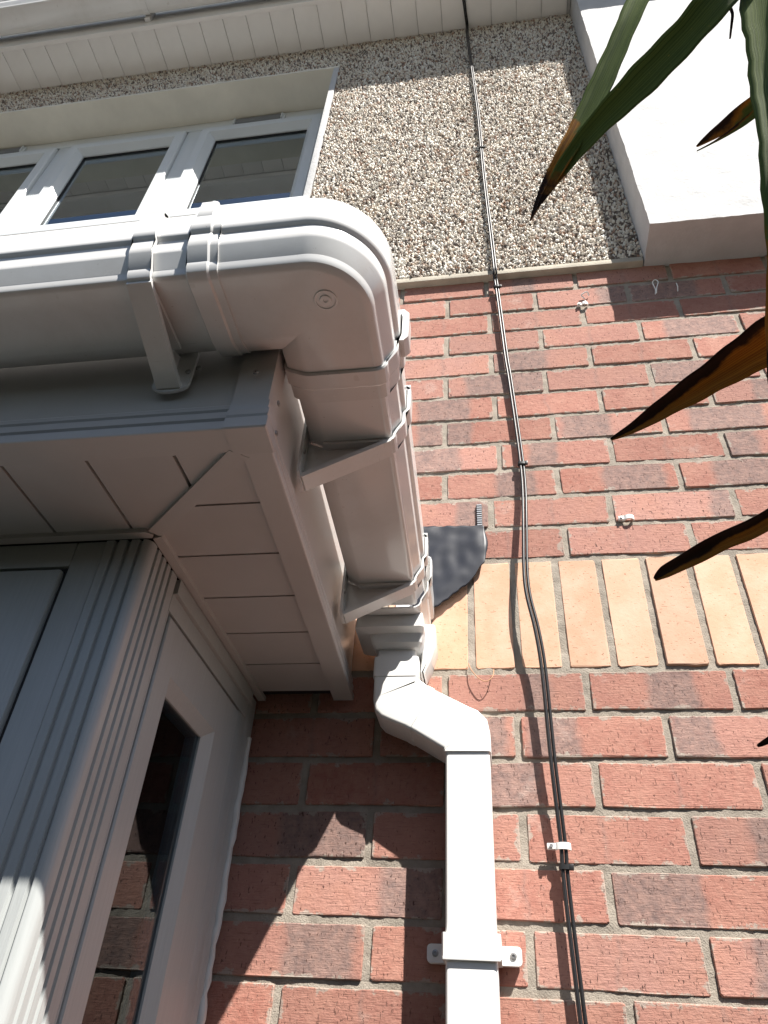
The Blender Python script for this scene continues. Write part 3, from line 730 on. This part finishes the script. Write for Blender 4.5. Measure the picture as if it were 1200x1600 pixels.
# across vectors chosen so that a = -h is the left/under side and a = +h is the right/upper side
e1 = MB()
e1.rings([ringmap(-299, -44, 35, 0, 35, 35), ringmap(-299, -58, 35, 0, 35, 35), ringmap(-298.5, -68, 35, 15, 35, 35), ringmap(-296, -76, 34, 26, 35, 35), ringmap(-291, -81, 30, 31, 35, 35), ringmap(-284, -85, 22, 34, 35, 35), ringmap(-262, -97.5, 18, 32, 35, 35)], True, True)
e1.build('upper_bend', PVCP, dpp, 30)
# joint collar slightly tilted
MB().rings([ringmap(-266, -95, 18.5, 33, 36, 36.3), ringmap(-256, -100.5, 18.5, 33, 36, 36.3)], True, True).build('bend_joint', PVCP, dpp, 30)
e2 = MB()
e2.rings([ringmap(-258, -99.5, 18, 32, 35, 35), ringmap(-205, -129.5, 19, 33, 35, 35), ringmap(-198, -134, 26, 31, 35, 35), ringmap(-192, -141, 33, 24, 35, 35), ringmap(-189.5, -150, 34.5, 12, 35, 35), ringmap(-189.5, -160, 34.5, 0, 35, 35), ringmap(-189.5, -166, 34.5, 0, 35, 35)], True, True)
e2.build('lower_bend', PVCP, dpp, 30)
MB().rings([rr_at(-189, cyp, -165.5, 32.2), rr_at(-188, cyp, GZ + 20, 32.2)], True, True).build('pipe_length', PVCP, dpp, 30)
# wall clip
def pclip(z):
    b = MB()
    o_ = rrect(-225.5, -151.5, -82.5, -10, 4, 3); b.rings([[(x, y, z - 14) for x, y in o_], [(x, y, z + 14) for x, y in o_]], True, True)
    b.box(-224, -153, -83.6, -80, z - 16, z - 12.2, .8)
    c = b.build('pipe_clip', PVCP, dpp, 30)
    for sx in (-1, 1):
        cx = -188 + sx * 38; e = cx + sx * 24
        P = [(cx - sx * 3, z + 10), (cx - sx * 3, z - 12)] + [(e - sx * 5 + sx * 5 * math.sin(t), z - 7 - 5 * math.cos(t)) for t in (0, .5, 1, 1.57)] + [(e - sx * 5 + sx * 5 * math.cos(t), z + 5 + 5 * math.sin(t)) for t in (0, .5, 1, 1.57)]
        n = len(P); V = [(x, -16, zz) for x, zz in P] + [(x, -4, zz) for x, zz in P]
        MB().add(V, [tuple(range(n)), tuple(range(2 * n - 1, n - 1, -1))] + [(i, (i + 1) % n, n + (i + 1) % n, n + i) for i in range(n)]).build('clip_lug', PVCP, c, 40)
        MB().rings([[(e - sx * 11 + 4.4 * q * math.cos(t), -16.2 - h, z - 1 + 4.4 * q * math.sin(t)) for t in [k * math.pi / 6 for k in range(12)]] for q, h in ((1, 0), (.95, 1.5), (.45, 1.8), (.4, .3), (.02, .2))], True).build('clip_screw', SCREW, c, 40)
pclip(-412); pclip(-1500)

# ------------------------------------------------------------------ cables
cab = thing('black_cable', 'pair of thin black cables running down the wall from the eaves', 'cable', (-60, -20, GZ))
CP_ = [(-170, -196, 2863), (-150, -150, 2864), (-140, -60, 2866), (-137, -34, 2858), (-136, -34, 2700), (-117, -34, 2100), (-112, -33, 1850), (-108, -33, 1560), (-98, -35, 1150), (-97, -24, 1105), (-95, -16, 1060), (-86, -14, 800), (-80, -13, 700), (-71, -13, 440), (-76, -24, 290), (-82, -33, 150), (-72, -33, 60), (-66, -30, -20), (-64, -24, -160), (-61, -18, -270), (-61, -16, -310), (-59, -16, -400), (-57, -16, -480), (-50, -15, -640), (-46, -14, -1000), (-46, -14, -2100)]
def smooth_path(P, n=6):
    P = [Vector(p) for p in P]; out_ = []
    for i in range(len(P) - 1):
        p0, p1, p2, p3 = P[max(i - 1, 0)], P[i], P[i + 1], P[min(i + 2, len(P) - 1)]
        for k in range(n):
            t = k / n
            out_.append(.5 * ((2 * p1) + (p2 - p0) * t + (2 * p0 - 5 * p1 + 4 * p2 - p3) * t * t + (-p0 + 3 * p1 - 3 * p2 + p3) * t ** 3))
    out_.append(P[-1]); return out_
sp = smooth_path(CP_)
for dx, dy, r in ((-3.0, 0, 2.9), (3.1, .5, 2.7)):
    MB().tube([p + Vector((dx + math.sin(i * .37 + dx) * .4, dy, 0)) for i, p in enumerate(sp)], r, 10).build('cable_strand', BLACK, cab, 60)
def at_z(z):
    for a, b in zip(sp[:-1], sp[1:]):
        if (a.z - z) * (b.z - z) <= 0 and abs(a.z - b.z) > 1e-6: return a.lerp(b, (a.z - z) / (a.z - b.z))
for z in (1790, 1062, 452, -305, -900):
    p = at_z(z); b = MB()
    b.rings([[(p.x + x, p.y + y, z + dz) for x, y in rrect(-8, 8, -5, 5, 3, 3)] for dz in (-3, 3)], True, True)
    b.box(p.x + 5, p.x + 12, p.y - 5, p.y + 1, z - 4, z + 4, 1)
    b.build('cable_tie', TIE, cab, 40)

def cable_clip(x, z, y=0, label='', w=1.0, rot=0.0, pin=True, name='cable_clip', group='old white cable clips'):
    t = thing(name, label, 'cable clip', (x, y, z), group)
    n = 14
    arc = [(10 * math.cos(a), 10 * math.sin(a)) for a in [math.pi * k / n for k in range(n + 1)]]
    ri = [(7 * math.cos(a), 7 * math.sin(a)) for a in [math.pi * k / n for k in range(n, -1, -1)]]
    P = arc + ri
    V = [(x + px * w, -2 - abs(q) * .0 - (py) * .9, z + dz) for dz in (-4.5, 4.5) for px, py in P for q in (0,)]
    m = len(P)
    F = [(i, (i + 1) % m, m + (i + 1) % m, m + i) for i in range(m)] + [tuple(range(m)), tuple(range(2 * m - 1, m - 1, -1))]
    o = MB().add(V, F).box(x - 19 * w, x - 9 * w, -7, .5, z - 4, z + 4, 1).build('clip_body', CLIP, t, 40)
    if pin: MB().tube([(x - 14 * w, -10, z), (x - 14 * w, 2, z)], [2.6, 1.6], 8).build('nail', SCREW, t, 40)
    return t
cable_clip(114, 975, label='small empty white clip high on the brick, nearest the pebbledash', w=.9)
cable_clip(118, 307, label='small empty white clip just above the buff upright bricks', w=1.0)
t = cable_clip(-61, -278, y=0, label='white clip holding the black cable beside the downpipe', w=1.15)
for ch in t.children: ch.location.y -= .012
# short bits of old wire left on the wall
w1 = MB().tube(smooth_path([(288, -2, 998), (290, -8, 1012), (297, -9, 1034), (291, -9, 1043), (284, -8, 1034), (287, -5, 1010), (285, -1, 996)]), 1.3, 6).build('wire_loop', CLIP); tag(w1, 'thin loop of pale wire in the shade under the white boxing', 'wire')
w2 = MB().tube([(338, -1, 1000), (339, -7, 1010), (339, -6, 1026)], 1.3, 6).build('wire_end', CLIP); tag(w2, 'short upright stub of pale wire right of the wire loop', 'wire')
w3 = MB().tube(smooth_path([(118, -2, 1000), (110, -8, 1008), (124, -12, 1014), (128, -4, 1008)]), 1.6, 6).build('wire_scrap', CLIP); tag(w3, 'scrap of pale wire just above the highest white clip', 'wire')
w4 = MB().tube(smooth_path([(-188, -2, 14), (-182, -10, -4), (-170, -14, -20), (-158, -16, -26), (-148, -14, -16), (-146, -6, 0)]), .9, 6).build('root_fibre', simple('dry_fibre', (.45, .25, .15), .9)); tag(w4, 'thin dry fibre hanging from the mortar beside the gutter outlet', 'fibre')

# ------------------------------------------------------------------ black membrane flap and weep vent
fl = [(-285, 303), (-262, 301), (-230, 299), (-190, 298), (-155, 297), (-152, 260), (-149, 219), (-160, 206), (-181, 171), (-200, 156), (-220, 138), (-236, 124), (-285, 90)]
from mathutils import noise as _nz
bm = bmesh.new(); nx, nz = 30, 40
def inside(px, pz):
    c = False; j = len(fl) - 1
    for i in range(len(fl)):
        (xi, zi), (xj, zj) = fl[i], fl[j]
        if (zi > pz) != (zj > pz) and px < (xj - xi) * (pz - zi) / (zj - zi) + xi: c = not c
        j = i
    return c
def zlow(x):
    lo = [p for p in fl if p[1] < 260]; lo = sorted(lo)
    for a, b in zip(lo[:-1], lo[1:]):
        if a[0] <= x <= b[0]: return a[1] + (b[1] - a[1]) * (x - a[0]) / (b[0] - a[0])
    return 219 + (x + 149) * (-1)
V = []; F = []
for i in range(nx + 1):
    x = -285 + (135.5) * i / nx
    zt = 302 - 5 * i / nx + 1.0 * math.sin(i); zl = zlow(min(x, -149.2)) + 1.5 * math.sin(i * 1.7)
    for j in range(nz + 1):
        z = zl + (zt - zl) * j / nz
        d = _nz.noise(Vector((x * .022, 3, z * .022))) * 2.6 + _nz.noise(Vector((x * .045, 9, z * .04))) * 1.3
        V.append((x + (3 * math.sin(z * .08) if i == nx else 0), -12 + d, z))
for i in range(nx):
    for j in range(nz): a = i * (nz + 1) + j; F.append((a, a + nz + 1, a + nz + 2, a + 1))
fm = mesh('membrane_flap', V, F, LEAD, None, 60)
mod = fm.modifiers.new('thick', 'SOLIDIFY'); mod.thickness = .0022
tag(fm, 'crumpled black membrane flap on the brick behind the gutter end', 'membrane')
wv = thing('weep_vent', 'narrow ribbed grey weep vent in the joint above the black flap', 'weep vent', (-161, -4, 300))
MB().box(-166, -155, -5, 8, 299, 357, 1).build('vent_body', GASKET, wv)
for i in range(10): MB().box(-165, -156, -7.5, -5.2, 304 + i * 5.4, 306.6 + i * 5.4).build('vent_rib', STEEL, wv)

# ------------------------------------------------------------------ unseen clipped hedge, added to block low sky light
def hedge(xa, xb, ya, yb, zt):
    h = thing('added_hedge', 'dense dark green clipped hedge, unseen, added behind the camera to block low sky', 'hedge', ((xa + xb) / 2, (ya + yb) / 2, GZ))
    V = []; F = []; nx, nr = 60, 26
    for i in range(nx + 1):
        x = xa + (xb - xa) * i / nx
        for j in range(nr + 1):
            t = j / nr * 3
            if t < 1: y, z = yb, GZ + (zt - GZ) * t
            elif t < 2: y, z = yb + (ya - yb) * (t - 1), zt
            else: y, z = ya, zt + (GZ - zt) * (t - 2)
            n = _nz.noise_vector(Vector((x, y, z)) * .004) * 60 + _nz.noise_vector(Vector((x, y, z)) * .015) * 25
            V.append((x + n.x, y + n.y, z + n.z - 20))
    for i in range(nx):
        for j in range(nr): a = i * (nr + 1) + j; F.append((a, a + nr + 1, a + nr + 2, a + 1))
    HM = simple('hedge_foliage', (.030, .045, .016), .8, .8, 60, .2, .4, 12)
    mesh('twig_mass', V, F, HM, h, 80)
    n = 9000; r = np.random.default_rng(5); idx = r.integers(0, len(V), n); C_ = np.array(V)[idx] + r.normal(0, 45, (n, 3))
    A = r.normal(0, 1, (n, 3)); A /= np.linalg.norm(A, axis=1)[:, None]; B = np.cross(A, r.normal(0, 1, (n, 3))); B /= np.linalg.norm(B, axis=1)[:, None]
    L = r.uniform(22, 45, (n, 1)); Q = np.stack([C_ - A * L, C_ + B * L * .4, C_ + A * L, C_ - B * L * .4], 1).reshape(-1, 3)
    me = bpy.data.meshes.new('hedge_leaves'); me.from_pydata((Q * .001).tolist(), [], [(4 * k, 4 * k + 1, 4 * k + 2, 4 * k + 3) for k in range(n)]); me.update()
    o = link('hedge_leaves', me, HM, h); o.location = -loc_of(h); o['kind'] = 'stuff'
hedge(-4500, 4200, -3300, -2700, 250)

# ------------------------------------------------------------------ cordyline
crown = Vector((520, -860, 440))
pal = thing('cordyline_palm', 'cordyline with long green strap leaves browned at the tips, hanging in from the right', 'palm', (620, -800, GZ))
MB().tube(smooth_path([(660, -820, GZ), (650, -815, -1200), (600, -840, -200), crown]), 42, 14).build('trunk', BARK, pal, 60)
TOC = Vector((-.25, -.62, -.74)).normalized()
def leaf(pts, color, fold=.22, twist=0.0, name='leaf', curl=0.0):
    P = [Vector(p[:3]) for p in pts]; Wd = [p[3] for p in pts]
    sp_ = smooth_path(P, 8); ws = []
    for i in range(len(P) - 1):
        for k in range(8): ws.append(Wd[i] + (Wd[i + 1] - Wd[i]) * k / 8)
    ws.append(Wd[-1]); ws = [w_ * .88 for w_ in ws]; n = len(sp_); V = []; F = []; UV = []
    L = [0]
    for i in range(1, n): L.append(L[-1] + (sp_[i] - sp_[i - 1]).length)
    NV = 9
    for i, p in enumerate(sp_):
        t = (sp_[min(i + 1, n - 1)] - sp_[max(i - 1, 0)]).normalized()
        s = t.cross(TOC).normalized(); nn = s.cross(t).normalized()
        a = twist + .12 * math.sin(L[i] * .011 + pts[0][0]); s2 = s * math.cos(a) + nn * math.sin(a); n2 = nn * math.cos(a) - s * math.sin(a)
        jw = 1 + .05 * math.sin(L[i] * .05) + .03 * math.sin(L[i] * .17)
        for k in range(NV):
            v = k / (NV - 1) * 2 - 1
            V.append(p + s2 * (v * ws[i] / 2 * jw) + n2 * ((v * v) * fold * ws[i] * .5 + .4 * math.sin(v * 14)))
            UV.append((L[i] * .001, (v + 1) / 2))
    for i in range(n - 1):
        for k in range(NV - 1): a = i * NV + k; F.append((a, a + 1, a + NV + 1, a + NV))
    me = bpy.data.meshes.new(name); me.from_pydata([v * .001 for v in V], [], F); me.update()
    uvl = me.uv_layers.new(name='UVMap')
    for lp in me.loops: uvl.data[lp.index].uv = UV[lp.vertex_index]
    for p in me.polygons: p.use_smooth = True
    o = link(name, me, LEAF, pal); o.location = -loc_of(pal); o.color = color
    md = o.modifiers.new('thick', 'SOLIDIFY'); md.thickness = .0007
    return o
end = lambda *p: list(p) + [(crown.x, crown.y, crown.z, 18)]
crown_pts = lambda a: a + [(crown.x, crown.y, crown.z, 18)]
leaf([(-83, -700, 180, 1.4), (-67, -721, 199, 15.0), (-45, -744, 221, 28.4), (-15, -770, 264, 36.6), (14, -798, 316, 39.7), (47, -828, 380, 41.7), (88, -852, 471, 43.4)] + end((190, -880, 620, 44), (360, -885, 600, 38)), (.10, .025, .12, 1), twist=.5)
leaf([(-76, -714, 180, 1.0), (-47, -740, 209, 17.5), (-13, -767, 231, 29.2), (29, -797, 248, 37.6), (71, -827, 267, 40.5), (104, -852, 287, 42.4), (148, -874, 331, 41.3)] + end((260, -890, 420, 42), (400, -885, 450, 34)), (.02, .012, .0, 1))
leaf([(85, -700, -100, 1.5), (91, -718, -79, 14.3), (95, -742, -58, 26.3), (101, -768, -28, 35.3), (103, -800, 9, 40.3), (117, -830, 108, 49.2), (138, -855, 248, 56.9), (172, -875, 396, 60.3)] + end((250, -890, 520, 52), (400, -885, 520, 36)), (.085, .01, .08, 1), twist=.5)
leaf([(100, -720, 261, 1.4), (114, -732, 258, 10.9), (130, -745, 254, 18.8), (148, -760, 251, 23.7), (175, -785, 240, 24.0), (209, -810, 262, 23.6)] + end((300, -850, 330, 24), (420, -870, 400, 20)), (.05, .022, .15, 1))
leaf([(101, -716, 259, .7), (114, -728, 250, 2.0), (128, -742, 242, 5.3), (144, -758, 237, 9.1), (175, -787, 236, 12)] + end((290, -850, 310, 12), (430, -870, 390, 12)), (.03, .02, .2, 1))
leaf([(-22, -600, -55, 1.9), (-1, -612, -52, 11.0), (26, -628, -44, 20.4), (53, -645, -37, 30.6), (85, -662, -26, 38.2), (110, -678, -20, 43.2), (154, -705, -6, 44.2), (206, -730, 23, 43.6)] + end((330, -780, 160, 40), (450, -840, 330, 30)), (.55, .075, .55, 1), fold=.45)
leaf([(-4, -580, -204, 2.7), (4, -587, -201, 10.9), (23, -600, -197, 14.5), (47, -615, -191, 16.8), (69, -630, -189, 17.5), (99, -650, -179, 20.1), (142, -675, -151, 19.8)] + end((260, -720, 0, 24), (430, -820, 280, 22)), (.5, .085, .5, 1), fold=.45)
leaf([(49, -560, -342, 1.0), (55, -566, -340, 4.8), (74, -585, -334, 8.3), (105, -610, -317, 10.9)] + end((240, -700, -120, 20), (430, -800, 220, 22)), (.4, .3, .5, 1), fold=.45)
leaf([(131, -800, 321, 1.2), (134, -815, 337, 2.6), (142, -830, 371, 3.6)] + end((230, -870, 470, 8), (400, -880, 470, 10)), (.3, .3, .2, 1))
leaf([(260, -640, 20, 2), (270, -680, 60, 20), (300, -740, 180, 34), (380, -800, 330, 36)] + end((450, -840, 400, 30)), (.12, .03, .3, 1))
